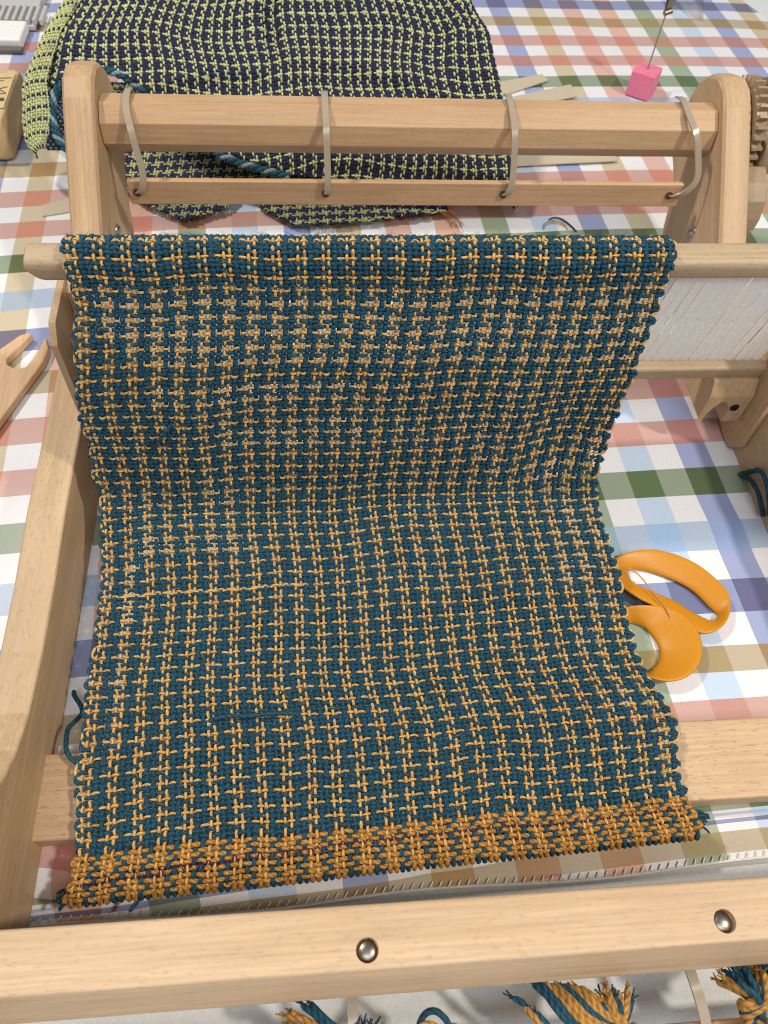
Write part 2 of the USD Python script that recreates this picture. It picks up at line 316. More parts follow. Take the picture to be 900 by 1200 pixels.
st.append(yarn(e, 0.0009, 5, .006))
objn('overlock_stitching', join(st), HEMT, tc, kind='stuff')

# ------------------------------------------------------------------ the loom
loom = thing('table_loom', 'beech wood rigid heddle loom frame standing on the checked tablecloth', 'loom')
side = [(-.03, 0.001), (.58, 0.001), (.632, .012), (.645, .030), (.652, .052), (.661, .070), (.674, .079), (.688, .086), (.6935, .115), (.692, .140), (.684, .157), (.670, .1695), (.652, .1755), (.636, .1735), (.622, .165), (.565, .1165), (.520, .077), (.495, .0655), (.30, .064), (.245, .0585), (.20, .0572), (.16, .0605), (.137, .067), (.12, .077), (.105, .088), (.08, .094), (.03, .096), (-.01, .09), (-.028, .07)]
def rail(x0, x1, bev):
    m = prism(roundpoly(side, 0.004, 5), 'x', x0, x1, bev)
    return m
def split_y(m, y0):
    """cuts a side board in a horizontal rail and its rising back end"""
    s = m3.Manifold(m3.Mesh(np.asarray(m.vertices, np.float32), np.asarray(m.faces, np.uint32)))
    return s.split_by_plane((0, -1, 0), -y0)
for x0 in (-.195, .35):
    m = rail(x0, x0 + .025, .0025); m.merge_vertices(); a = split_y(m, 0.50)[0]
    m = rail(x0, x0 + .025, .0070); m.merge_vertices(); b = split_y(m, 0.50)[1]
    obj('side_rail', a, W_RAIL, loom, smooth=35); obj('end_post', b, W_RAILB, loom, smooth=35)
fb = prism(roundpoly([(.0465, .093), (.0195, .094), (.0102, .067), (.0102, .058), (.0465, .058)], .002, 4), 'x', -.178, .358, .002); fb.merge_vertices()
fb = m3.Manifold(m3.Mesh(np.asarray(fb.vertices, np.float32), np.asarray(fb.faces, np.uint32)))
for bx, by in ((.0155, .0272), (.1875, .0282)): fb = fb - m3.Manifold.cylinder(.02, .0053, .0053, 40).translate((bx, by, .0898))
obj('front_beam', fb, W_FRONT, loom)
cp = prism(roundpoly([(.0985, .0035), (.1485, .0035), (.1485, .0205), (.0985, .0205)], .002, 4), 'x', -.178, .358, .0015)
obj('crosspiece', cp, W_CROSS, loom)
# bolts sunk in the front beam
for bx, by in ((.0155, .0272), (.1875, .0282)):
    bolt = trimesh.creation.revolve([(0, 0), (.0048, 0), (.0048, .0006), (.0040, .0014), (.0020, .0019), (0, .0020)], sections=28)
    bolt.apply_translation((bx, by, .0899))
    obj('bolt', bolt, BRONZE, loom, smooth=50)
# back beam: an octagon between the posts
oc = [(.636 + (.0218) * math.cos(a), .1370 + .0218 * math.sin(a)) for a in np.arange(8) * math.pi / 4 + .30]
obj('warp_beam', prism(roundpoly(oc, .0012, 3), 'x', -.1695, .3495, .001), W_PINK, loom)
stick = prism(roundpoly([(.5975, .0865), (.6035, .0865), (.6035, .109), (.5975, .109)], .0015, 3), 'x', -.1545, .329, .001)
obj('apron_stick', stick, W_PINK, loom)
def strap(path, width, name='strap', thick=.0007):
    p = np.asarray(path, float); d = np.concatenate([[0], np.cumsum(np.linalg.norm(np.diff(p, axis=0), axis=1))])
    q = CubicSpline(d, p)(np.linspace(0, d[-1], 40)); T = frames(q)
    w = np.tile([1.0, 0, 0], (40, 1)); w -= (w * T).sum(1, keepdims=True) * T; w /= np.linalg.norm(w, axis=1, keepdims=True); n = np.cross(T, w)
    ring = np.stack([q + w * width / 2 + n * thick, q - w * width / 2 + n * thick, q - w * width / 2 - n * thick, q + w * width / 2 - n * thick], 1)
    V = ring.reshape(-1, 3); F = []
    for i in range(39):
        for k in range(4):
            a, b = i * 4 + k, i * 4 + (k + 1) % 4; F.append((a, b, b + 4, a + 4))
    F += [(0, 1, 2, 3), (159, 158, 157, 156)]
    return obj(name, (V, np.array(F)), NYLON, loom, smooth=40)
for x_top, x_bot, bow in ((-.147, -.1465, .008), (.0125, .0125, .001), (.168, .1685, .004), (.320, .3195, .016)):
    strap([(x_top, .652, .1572), (x_top, .638, .1608), (x_top + bow * .1, .620, .157), (x_top + bow * .5, .6065, .147), (x_top + bow * .8, .600, .132), (x_top + bow, .594, .115), (x_bot + bow * .55, .5925, .104), (x_bot, .5965, .0985)], .0053)
    hole = trimesh.creation.cylinder(.0034, .0012, sections=16); hole.apply_transform(trimesh.transformations.rotation_matrix(math.pi / 2, (1, 0, 0))); hole.apply_translation((x_bot - .001, .5972, .0985)); hole.apply_scale(1)
    obj('strap_hole', hole, DARKHOLE, loom)
# front apron under the front beam
obj('apron_stick', prism(roundpoly([(-.024, .036), (-.0115, .036), (-.0115, .044), (-.024, .044)], .0015, 3), 'x', -.14, .32, .001), wood('beech_front_stick', 'x', (0.46, 0.26, 0.14), (0.36, 0.19, 0.10), BF, 2.2, .3), loom)
for x_t, x_b in ((.0085, .009), (.1825, .1845)):
    strap([(x_t, .030, .030), (x_t, .018, .046), (x_t, .006, .0505), (x_b, -.008, .048), (x_b, -.018, .0455)], .0053)
obj('cloth_beam', prism(roundpoly([(.034 + .018 * math.cos(a), .026 + .018 * math.sin(a)) for a in np.arange(8) * math.pi / 4 + .39], .001, 3), 'x', -.1695, .3495, .001), W_PINK, loom)
# heddle blocks inside the rails
for s in (1, -1):
    def mx(x): return x if s > 0 else .18 - x
    lo, hi = sorted((mx(.345), mx(.3497)))
    obj('heddle_block_plate', prism(roundpoly([(.373, .018), (.373, .139), (.384, .150), (.446, .153), (.452, .02), (.40, .004), (.385, .004)], .003, 4), 'x', lo, hi, .0008), W_BLOCK, loom)
    lo, hi = sorted((mx(.3080), mx(.3448)))
    prof = [(.391, .0300), (.391, .060), (.396, .0735), (.414, .0735), (.424, .080), (.446, .08), (.446, .030)]
    b = prism(roundpoly(prof, .0012, 3), 'x', lo, hi, .0012); b.merge_vertices()
    b = m3.Manifold(m3.Mesh(np.asarray(b.vertices, np.float32), np.asarray(b.faces, np.uint32)))
    nx0 = mx(.3215)
    cut = m3.CrossSection([np.array([(nx0 - .0085, .01), (nx0 + .0085, .01), (nx0 + .0085, .042), (nx0 + .0065, .0500), (nx0 + .0025, .0545), (nx0 - .001, .0540), (nx0 - .005, .0480), (nx0 - .0085, .038)])])
    cut = m3.Manifold.extrude(cut, .2).rotate((90, 0, 0)).translate((0, .5, 0))
    bev = m3.Manifold.cube((.012, .3, .012), True).rotate((0, 45, 0)).translate((mx(.3065), .4, .029))
    b = b - cut - bev
    obj('heddle_block', b, W_BLOCK, loom, smooth=30)
    lo, hi = sorted((mx(.3325 if s < 0 else .3430), mx(.3448)))
    prof = [(.394, .1110), (.394, .1235), (.412, .1235), (.416, .130), (.416, .146), (.428, .151), (.444, .152), (.444, .081), (.430, .081), (.426, .100), (.418, .1110)]
    obj('heddle_ledge', prism(roundpoly(prof, .001, 3), 'x', lo, hi, .0008), W_BLOCK, loom)
    sx = mx(.3338)
    head = trimesh.creation.revolve([(0, 0), (.0036, 0), (.0038, .0006), (.0024, .0018), (.0013, .0019), (.0012, .0008), (0, .0008)][::1], sections=24)
    head.apply_transform(trimesh.transformations.rotation_matrix(math.pi / 2, (1, 0, 0))); head.apply_translation((sx, .3912, .0475))
    obj('screw', head, BLACK, loom, smooth=40)
    # round-headed screw through the post
    hd = trimesh.creation.revolve([(0, 0), (.0052, 0), (.0050, .0009), (.0035, .0021), (.0012, .0026), (.0011, .0016), (0, .0016)], sections=24)
    hd.apply_transform(trimesh.transformations.rotation_matrix(-s * math.pi / 2, (0, 1, 0))); hd.apply_translation((.35 if s > 0 else -.17, .588, .068))
    obj('screw', hd, STEEL, loom, smooth=40)
# ratchet wheel and its knob outside the right post
def gear(x0, x1, ro, ri, n):
    pts = []
    for k in range(n):
        a = 2 * math.pi * k / n; d = 2 * math.pi / n
        for f, r in ((0, ri), (.30, ri), (.45, ro), (.72, ro), (.88, ri)): pts.append((.640 + r * math.cos(a + f * d), .138 + r * math.sin(a + f * d)))
    return prism(pts, 'x', x0, x1, .0004)
g = obj('ratchet_wheel', gear(.3765, .386, .041, .035, 30), TAUPE, loom)
kp = []
for a in np.linspace(0, 2 * math.pi, 73)[:-1]:
    r = .037 + .0065 * (1 if math.sin(a * 4 + .8) > -.2 else -1) * min(1, abs(math.sin(a * 4 + .8) + .2) * 3)
    kp.append((.640 + r * math.cos(a), .138 + r * math.sin(a)))
obj('winding_knob', prism(roundpoly(kp, .0025, 4), 'x', .3885, .412, .004), TAUPE, loom, smooth=40)
paw = [(.604, .118), (.594, .113), (.584, .104), (.577, .093), (.575, .081), (.570, .081), (.569, .094), (.573, .109), (.583, .120), (.598, .1275)]
obj('pawl', prism(roundpoly(paw, .0015, 3), 'x', .3765, .396, .0015), TAUPE, loom, smooth=40)

# ------------------------------------------------------------------ the heddle standing in its blocks
hed = thing('rigid_heddle', 'white slatted rigid heddle between two wooden rails behind the hanging cloth', 'heddle')
DN = np.array([0, .217, -.976]); DN /= np.linalg.norm(DN); FR = np.array([0, -DN[2], DN[1]]) * -1   # down the heddle, and out of its front
top0 = np.array([0, .386, .2085])
def slab(x0, x1, d0, d1, f0, f1, r, cham=0.0):
    """board in the heddle's own plane: d down from the top edge, f out of the back face"""
    c = roundpoly([(d0, f0), (d1, f0), (d1, f1), (d0, f1)], r, 4)
    pts = np.array([((top0 + DN * d + FR * f)[1], (top0 + DN * d + FR * f)[2]) for d, f in c])
    m = prism(pts, 'x', x0, x1, r * .6)
    if cham:
        v = np.array(m.vertices); dd = (v - top0) @ DN; lowr = np.clip((dd - (d0 + d1) / 2 + .002) / ((d1 - d0) / 2), 0, 1)
        v[:, 0] += np.where(v[:, 0] < (x0 + x1) / 2, lowr * cham, -lowr * cham); m.vertices = v
    return m
obj('top_rail', slab(-.1655, .362, 0, .0165, -.002, .0165, .0048, .006), W_HED, hed)
obj('bottom_rail', slab(-.1555, .356, .122, .1365, -.002, .0165, .0025, .009), W_HED, hed)
pitch = .0073
HEDDLE = M('heddle_plastic', {'p': ('principled_bsdf', {'base_color': (0.97, 0.96, 0.95), 'roughness': 0.34}), 't': ('translucent_bsdf', {'color': (0.985, 0.98, 0.97)}), 'm': ('mix_closure', {'fac': 0.75})}, [('p.BSDF', 'm.closure1'), ('t.BSDF', 'm.closure2')], 'm.closure')
def slatmesh(w):
    c = m3.CrossSection([np.array([(0, -.0005), (.0007, -.0011), (w - .0007, -.0011), (w, -.0005), (w, .0004), (w * .78, .0011), (w * .5, .0014), (w * .22, .0011), (0, .0004)])])
    b = m3.Manifold.extrude(c, .106)
    return b - m3.Manifold.cube((.0013, .02, .0085), True).translate((w * .5, 0, .054))
hr = np.random.default_rng(12)
for k in range(66):
    x = -.1395 + k * pitch + hr.normal() * .0002
    sm = slatmesh(.0060 + .0009 * hr.random()).to_mesh(); v = np.asarray(sm.vert_properties, float)[:, :3]
    P = np.array([x, 0, 0]) + np.outer(v[:, 0], [1, 0, 0]) + top0 + np.outer(.016 + v[:, 2] + .0005, DN) + np.outer(.0075 + v[:, 1], FR)
    obj('slat', trimesh.Trimesh(P, np.asarray(sm.tri_verts), process=False), HEDDLE, hed, smooth=40)

# ------------------------------------------------------------------ weaving
class Sheet:
    """a smooth surface S(u, v) sampled on a grid, u in 0..1 across, v in 0..1 along"""
    def __init__(self, G):
        self.G = G; gu = np.gradient(G, axis=1); gv = np.gradient(G, axis=0)
        n = np.cross(gu, gv); self.N = n / np.linalg.norm(n, axis=-1, keepdims=True)
    def __call__(self, u, v):
        h, w, _ = self.G.shape
        c = np.array([np.clip(v, 0, 1) * (h - 1), np.clip(u, 0, 1) * (w - 1)])
        P = np.stack([map_coordinates(self.G[..., k], c, order=1, mode='nearest') for k in range(3)], -1)
        N = np.stack([map_coordinates(self.N[..., k], c, order=1, mode='nearest') for k in range(3)], -1)
        ex = np.where(u < 0, u, np.where(u > 1, u - 1, 0))[..., None]
        gu = np.stack([map_coordinates(np.gradient(self.G[..., k], axis=1) * (w - 1), c, order=1, mode='nearest') for k in range(3)], -1)
        return P + gu * ex, N
def soft(x): return np.sign(x) * np.abs(x) ** 0.75

# --- the teal and gold cloth hanging over the heddle
rowsL = [(-.139, .3935, .184), (-.139, .3905, .203), (-.139, .386, .2125), (-.139, .376, .2155), (-.139, .367, .2085), (-.139, .3645, .195), (-.142, .349, .166), (-.148, .336, .129), (-.151, .326, .084), (-.152, .306, .049), (-.147, .2473, .034), (-.1464, .1888, .0305), (-.1461, .1366, .0285), (-.141, .0894, .028), (-.1432, .066, .026), (-.1425, .0635, .0225)]
rowsR = [(.214, .3935, .184), (.214, .3905, .203), (.214, .386, .2125), (.214, .376, .2155), (.214, .367, .2080), (.2135, .3645, .193), (.210, .349, .165), (.205, .336, .133), (.202, .326, .089), (.198, .306, .057), (.2025, .2513, .043), (.2030, .193, .0365), (.2170, .1452, .0315), (.2127, .1013, .030), (.2165, .0795, .0315), (.2165, .0765, .0285)]
rowsL, rowsR = np.array(rowsL), np.array(rowsR)
d = np.concatenate([[0], np.cumsum((np.linalg.norm(np.diff(rowsL, axis=0), axis=1) + np.linalg.norm(np.diff(rowsR, axis=0), axis=1)) / 2)])
LEN = d[-1]
vv = np.linspace(0, 1, 420); uu = np.linspace(0, 1, 160)
cl, cr = PchipInterpolator(d, rowsL)(vv * LEN), PchipInterpolator(d, rowsR)(vv * LEN)
from scipy.ndimage import gaussian_filter1d
cl, cr = gaussian_filter1d(cl, 4, axis=0, mode='nearest'), gaussian_filter1d(cr, 4, axis=0, mode='nearest')
G = cl[:, None] * (1 - uu[None, :, None]) + cr[:, None] * uu[None, :, None]
S0 = Sheet(G)
U2, V2 = np.meshgrid(uu, vv)
free = np.clip((V2 - .17) / .15, 0, 1) * np.clip((0.93 - V2) / .1, 0, 1)
def gz(u0, v0, su, sv): return np.exp(-((U2 - u0) / su) ** 2 - ((V2 - v0) / sv) ** 2)
bump = .007 * (meshkit.fbm(np.stack([U2 * 3.2, V2 * 4.0, 0 * U2], -1), 2, 11) - .5) * free
bump += free * (-.007 * gz(.93, .42, .10, .12) + .006 * gz(.80, .40, .05, .13) + .004 * gz(.45, .40, .25, .05) - .004 * gz(.5, .46, .4, .03) + .004 * gz(.2, .33, .05, .2))
G = G + S0.N * bump[..., None] * -1 * np.sign(S0.N[200, 80, 2]) * -1
sheet = Sheet(G)
SGN = np.sign(sheet.N[200, 80, 2])   # towards the viewer
def vnoise(a, b, s): return meshkit.noise(np.stack([a, b, 0 * a + s], -1), 21) - .5
NE = 99
colE = ['gold' if k % 4 < 2 else 'teal' for k in range(NE)]
# picks, from behind the heddle down to the hem
sp, colP = [], []
seq = ['teal', 'teal', 'gold', 'teal', 'teal', 'gold', 'teal', 'teal', 'teal', 'gold', 'teal', 'teal', 'gold', 'teal', 'teal', 'teal', 'gold', 'teal', 'teal', 'teal', 'gold']
HEM0 = LEN - .0335
i = 0; x = 0.001
while x < HEM0 or colP[-3] != 'gold':
    colP.append(seq[i] if i < len(seq) else ('gold' if (i - len(seq)) % 3 == 2 else 'teal'))
    sp.append(x); i += 1
    nxt = seq[i] if i < len(seq) else ('gold' if (i - len(seq)) % 3 == 2 else 'teal')
    x += (.00318 if nxt == 'gold' else .00272 if colP[-1] == 'gold' else .00288) * (1 + .05 * math.sin(i * .21))
k = len(colP) - 1
x = sp[-1] + .0036
HP = [.0033, .0033, .0034, .0040, .0042, .0042, .0042, .0042]
for st in HP: sp.append(x); colP.append('hem'); x += st * (LEN - .0005 - sp[k]) / (sum(HP) + .0036)
NP = len(sp); sp = np.array(sp) / LEN
print('picks', NP, 'ends', NE)
edge_j = rng.normal(0, 1, (NP + 8, 2)); edge_j = gaussian_filter1d(edge_j, 1.0, axis=0) * 0.95
def umap(s, t):
    u = (s + .5) / NE
    u = u + .0042 * (vnoise(s * .23, t * .06, 1) + .5 * vnoise(s * .6, t * .2, 2))
    w0, w1 = np.exp(-s / 2.0), np.exp(-(NE - 1 - s) / 2.0)
    ti = np.clip(t, 0, NP - 1)
    e0, e1 = np.interp(ti, np.arange(NP), edge_j[:NP, 0]), np.interp(ti, np.arange(NP), edge_j[:NP, 1])
    return u + .0030 * (w0 * e0 + w1 * e1)
wob_t = gaussian_filter1d(rng.normal(0, 1, NP), .6) * .0008
def vmap(s, t):
    v = np.interp(t, np.arange(NP), sp + wob_t) + np.where(t > NP - 1, (t - NP + 1) * .004 / LEN, 0) + np.where(t < 0, t * .003 / LEN, 0)
    return v + .0065 * vnoise(s * .09, t * .05, 5) + .0028 * vnoise(s * .3, t * .11, 6)
tension = lambda t: np.interp(t, [0, NP - 9, NP - 8, NP], [1, 1, 1.25, 1.25])
def yarns(kind, ks, npu, sides, rw, rt, amp, s_end=.55, NEE=NE, NPP=NP, um=umap, vm=vmap, sh=sheet, sg=SGN, jitter=.22, maskf=None, twist=.0036, gold=None):
    gold = (lambda i: 0 <= i < NP and colP[int(i)] == 'gold') if gold is None else gold
    ka = np.arange(-2, NPP + 2); kn = np.ravel(np.column_stack([ka, ka + np.where([gold(i + 1) for i in ka], .24, .5)])); kv = np.ravel(np.column_stack([ka, ka + .5]))
    ks = np.asarray(ks, float)
    if kind == 'warp':
        t = np.arange(-.5, NPP - .5 + 1e-6, 1 / npu); s, t = np.broadcast_arrays(ks[:, None], t[None])
        ph = np.interp(t, kn, kv)      # the warp dives early before a gold pick
        h = soft(np.cos(np.pi * (ph + s))); h = np.where(h < 0, h * 1.25, h)
        s2 = s + jitter * .5 * vnoise(s * 1.7, t * .55, 8)
        u, v = um(s2, t), vm(s2, t)
    else:
        s = np.arange(-s_end, NEE - 1 + s_end + 1e-6, 1 / npu); t, s = np.broadcast_arrays(ks[:, None], s[None])
        h = -soft(np.cos(np.pi * (s + t)))
        t2 = t + jitter * vnoise(s * .6, t * 1.9, 9)
        u, v = um(s, t2), vm(s, t2)
    P, N = sh(u, v); N = N * sg
    a = amp * (1 + .25 * vnoise(s * 1.1, t * 1.1, 14))
    P = P + N * (h * a)[..., None]
    w = 1 + .28 * vnoise(s * .8, t * .8 + 40, 15)
    return tubes(P, N, rw * w, rt * w, sides, twist, None if maskf is None else maskf(P))
cloth = thing('woven_cloth', 'teal and gold handwoven cloth draped over the heddle rail with a mustard hem', 'cloth')
tE = [k for k in range(NE) if colE[k] == 'teal']; gE = [k for k in range(NE) if colE[k] == 'gold']
pick = lambda c: [k for k in range(NP) if colP[k] == c]
objn('teal_warp_yarn', yarns('warp', tE, 3, 6, .00150, .00116, .00108), TEAL, cloth, kind='stuff')
objn('gold_warp_yarn', yarns('warp', gE, 4, 6, .00094, .00086, .00118), GOLD, cloth, kind='stuff')
objn('teal_weft_yarn', yarns('weft', pick('teal'), 3, 6, .00124, .00114, .00112), TEAL, cloth, kind='stuff')
objn('gold_weft_yarn', yarns('weft', pick('gold'), 4, 6, .00080, .00080, .00120), GOLD, cloth, kind='stuff')
objn('hem_weft_yarn', yarns('weft', pick('hem'), 4, 6, .00132, .00124, .00130, jitter=.34), HEMGOLD, cloth, kind='stuff')
def at(s, t, h=0.0):
    s, t = np.atleast_1d(np.asarray(s, float)), np.atleast_1d(np.asarray(t, float))
    P, N = sheet(umap(s, t), vmap(s, t)); return P + N * SGN * np.broadcast_to(np.asarray(h, float), s.shape)[:, None]
# the hem's turned edge: warps loop under
loops = []
for col, mat in (('gold', HEMGOLD), ('teal', TEAL)):
    parts = []
    for k in range(NE):
        if colE[k] != col: continue
        e = at(k, NP - 1.2)[0]; f = at(k, NP - .35)[0]; dirn = (f - e) / np.linalg.norm(f - e)
        parts.append(yarn([e + (0, 0, .0012), f + dirn * .0008 + (0, 0, .0006), f + dirn * .0016 - (0, 0, .0018), f - dirn * .0010 - (0, 0, .0045), e - dirn * .006 - (0, 0, .0055)], .00150, 6, .0014))
    objn('hem_edge_yarn', join(parts), mat, cloth, kind='stuff')
# doubled back layer of the hem, just under it
back = Sheet(sheet.G - np.array([0, 0, .0042]))
def vback(s, t): return vmap(s, t) - .006
objn('hem_lining_yarn', yarns('weft', pick('hem'), 2, 5, .0018, .0013, .0008, sh=back), HEMGOLD, cloth, kind='stuff')
# selvages: turns of the weft and the gold carried up the edge
lp = {'teal': [], 'gold': [], 'hem': []}
for side_s, sgn in ((-.55, -1), (NE - .45, 1)):
    par = 0 if sgn < 0 else 1
    for c in ('teal', 'gold', 'hem'):
        ks = pick(c)
        for a, b in zip(ks[par::2], ks[par + 1::2]):
            if b - a > 4: continue
            out = {1: .75, 2: .8, 3: .62, 4: .62}[b - a] * (1 + .6 * rng.normal() * .5)
            ta, tb = a, b
            s_in = side_s - sgn * .45
            m = np.array([s_in, side_s + sgn * .15 * out, side_s + sgn * .42 * out, side_s + sgn * .15 * out, s_in])
            tt = np.array([ta, ta + .12 * (tb - ta), (ta + tb) / 2 + rng.normal() * .15, tb - .12 * (tb - ta), tb])
            hh = np.array([0.0003, .0004, rng.normal() * .0008, .0004, .0003])
            lp[c].append(yarn(at(m, tt, hh), {'hem': .0016, 'teal': .00135, 'gold': .00095}[c], 6, .0012))
objn('selvage_loop', join(lp['teal']), TEAL, cloth, kind='stuff')
objn('selvage_loop', join(lp['gold']), GOLD, cloth, kind='stuff')
objn('selvage_loop', join(lp['hem']), HEMGOLD, cloth, kind='stuff')
# purple zigzag machine stitch along the hem
ts0 = NP - 5.0
z = np.arange(1, NE - 1, .5)
tt = ts0 + np.where(np.arange(len(z)) % 2 == 0, -.55, .55) + np.interp(z, [0, 10, 30, 60, 99], [1.4, 1.2, -.3, -.6, -.9]) + .3 * vnoise(z * .8, 0 * z, 3)
objn('zigzag_stitching', join([yarn(at(z, tt, .0018), .00036, 4, .0012)]), PURPLE, cloth)
# floats and tails lying on the cloth
tg = min(pick('gold'), key=lambda k: abs(sp[k] - .60))
s = np.arange(1.5, 39, .5)
objn('gold_float', join([yarn(at(s, tg + .5 + .2 * np.sin(s * 2.1), .0011 + .0011 * np.cos(s * math.pi / 2)), .00095, 6, .0012)]), GOLD, cloth)
tk = tg + 30
objn('loose_teal_end', join([yarn(at(np.array([20, 23, 27, 31, 35]), tk + np.array([.4, 0, .2, -.2, .1]), np.array([.0012, .0034, .0042, .0038, .0012])), .0014, 6, .0012, wob=.0006)]), TEAL, cloth)
tk = int(np.argmin(abs(sp - .345)))
objn('loose_teal_end', join([yarn(at(np.array([10.5, 12, 13.5, 15]), tk + np.array([6, 3, 0, -2.5]), np.array([.0016, .0044, .0050, .003])), .0014, 6, .0012, wob=.0008)]), TEAL, cloth)
objn('weft_tail', join([yarn([(-.1635, .1920, .010), (-.1600, .1850, .011), (-.1550, .1765, .0135), (-.1565, .170, .017), (-.1590, .1640, .021), (-.1580, .155, .026), (-.1555, .146, .0285), (-.1480, .139, .0285), (-.144, .133, .028)], .00150, 8, .0014, wob=.0008)]), TEAL, cloth, label='loose teal tail curling out past the left edge of the cloth')
# frayed corners of the hem
fr = {'teal': [], 'purple': []}
cL, cR = at(-.3, NP - 2)[0], at(NE - .6, NP - 4)[0]
for k in range(7):
    a = cL + (.001, rng.normal() * .002, -.001 - .002 * rng.random()); v = np.array([-.006 - .004 * rng.random(), .003 - .008 * rng.random(), .002 * rng.normal()])
    fr['teal' if k < 5 else 'purple'].append(yarn([a, a + v * .5 + (0, .001, .001), a + v], .0011 if k < 5 else .0007, 6, .001))
    a = cR + (-.001, rng.normal() * .003, -.001 - .002 * rng.random()); v = np.array([.006 + .005 * rng.random(), .002 - .008 * rng.random(), .002 * rng.normal()])
    fr['teal' if k < 5 else 'purple'].append(yarn([a, a + v * .5 + (0, .001, .001), a + v], .0011 if k < 5 else .0007, 6, .001))
bt = at(9.5, NP - .4)[0]; fr['teal'].append(yarn([bt + (.002, .002, -.002), bt + (-.001, -.003, -.003), bt + (-.005, -.007, -.005)], .0012, 6, .001))
objn('frayed_ends', join(fr['teal']), TEAL, cloth, kind='stuff'); objn('frayed_ends', join(fr['purple']), PURPLE, cloth, kind='stuff')

# loose fibres standing out of the yarn
fr_ = np.random.default_rng(5)
for col, mat, n in (('teal', TEAL, 15000), ('gold', GOLD, 5000)):
    ends = np.array(tE if col == 'teal' else gE)
    s_ = fr_.choice(ends, n) + fr_.normal(0, .3, n); t_ = fr_.random(n) * (NP - 9)
    P0, N0 = sheet(umap(s_, t_), vmap(s_, t_)); N0 = N0 * SGN
    d_ = fr_.normal(0, 1, (n, 3)); L_ = .0010 + .0022 * fr_.random((n, 1))
    P0 = P0 + N0 * .0014; P1 = P0 + (N0 * .7 + d_ * .5) * L_ * .5; P2 = P1 + (N0 * .1 + d_ * .55 + fr_.normal(0, .4, (n, 3))) * L_ * .6
    cv = UsdGeom.BasisCurves.Define(stage, numbered(f'/World/{cloth.GetName()}/{col}_fibre_fuzz'))
    cv.CreateTypeAttr('linear'); cv.CreateCurveVertexCountsAttr(Vt.IntArray([3] * n))
    cv.CreatePointsAttr(Vt.Vec3fArray.FromNumpy(np.stack([P0, P1, P2], 1).reshape(-1, 3).astype(np.float32)))
    cv.CreateWidthsAttr(Vt.FloatArray([.00011])); cv.SetWidthsInterpolation('constant')
    UsdShade.MaterialBindingAPI.Apply(cv.GetPrim()).Bind(mat); data(cv.GetPrim(), kind='stuff')

# ------------------------------------------------------------------ the folded lime and navy cloth behind the loom
def gridsheet(fn, nu=120, nv=120):
    u, v = np.meshgrid(np.linspace(0, 1, nu), np.linspace(0, 1, nv)); return Sheet(fn(u, v))
def pile(sh, NEE, NPP, ecol, pcol, parent, mask, tag, rw=.00135, rt=.00095, amp=.00078, wav=.55, lw=.54, ns=3):
    um = lambda s, t: (s + .5) / NEE + (.9 * vnoise(s * .2, t * .08, 31) + .5 * vnoise(s * .5, t * .3, 32)) / NEE * wav
    vm = lambda s, t: (t + .5 + 0 * t) / NPP + (.9 * vnoise(s * .1, t * .15, 33) + .5 * vnoise(s * .3, t * .4, 34)) / NPP * wav
    sg = np.sign(sh.N[..., 2].mean())
    for kind, cols, n in (('warp', ecol, NEE), ('weft', pcol, NPP)):
        for c, mat in (('lime', LIME), ('navy', NAVY)):
            ks = [k for k in range(n) if cols(k) == c]
            if not ks: continue
            objn(f'{c}_{tag}{kind}_yarn', yarns(kind, ks, 3 if kind == 'warp' and c == 'lime' else 2, 5, (rw * 1.24 if c == 'navy' else rw * lw), rt, amp, NEE=NEE, NPP=NPP, um=um, vm=vm, sh=sh, sg=sg, maskf=mask, twist=.006, gold=lambda i: pcol(int(i)) == 'lime' and pcol(int(i) + 1) != 'lime' and pcol(int(i) - 1) != 'lime'), mat, parent, kind='stuff')
pc = thing('folded_cloth', 'lime and navy handwoven cloth heaped behind the back beam of the loom', 'cloth')
CS, SN = math.cos(math.radians(34)), math.sin(math.radians(34))
def onheap(x, d, off=0.0): return np.stack(np.broadcast_arrays(x, .70 + d * CS - off * SN, .03 + d * SN + off * CS), -1)      # a point on the sloping heap
def ridge(x, d, x0, x1, d0, d1, w): # a soft fold running from (x0, d0) to (x1, d1)
    t = np.clip((x - x0) / (x1 - x0), -.3, 1.3); e = (d - (d0 + (d1 - d0) * t + .006 * np.sin(t * 3.1))) / w
    return np.exp(-np.where(e > 0, e * .6, e * 1.5) ** 2) * np.clip(1 - np.abs(t - .5) * 1.15, 0, 1) ** .5
XL = lambda d: np.interp(d, [0, .078, .105, .155, .19, .26], [-.262, -.263, -.265, -.251, -.230, -.195])
XR = lambda d: np.interp(d, [.01, .10, .165, .20, .26], [.2055, .195, .183, .162, .135])
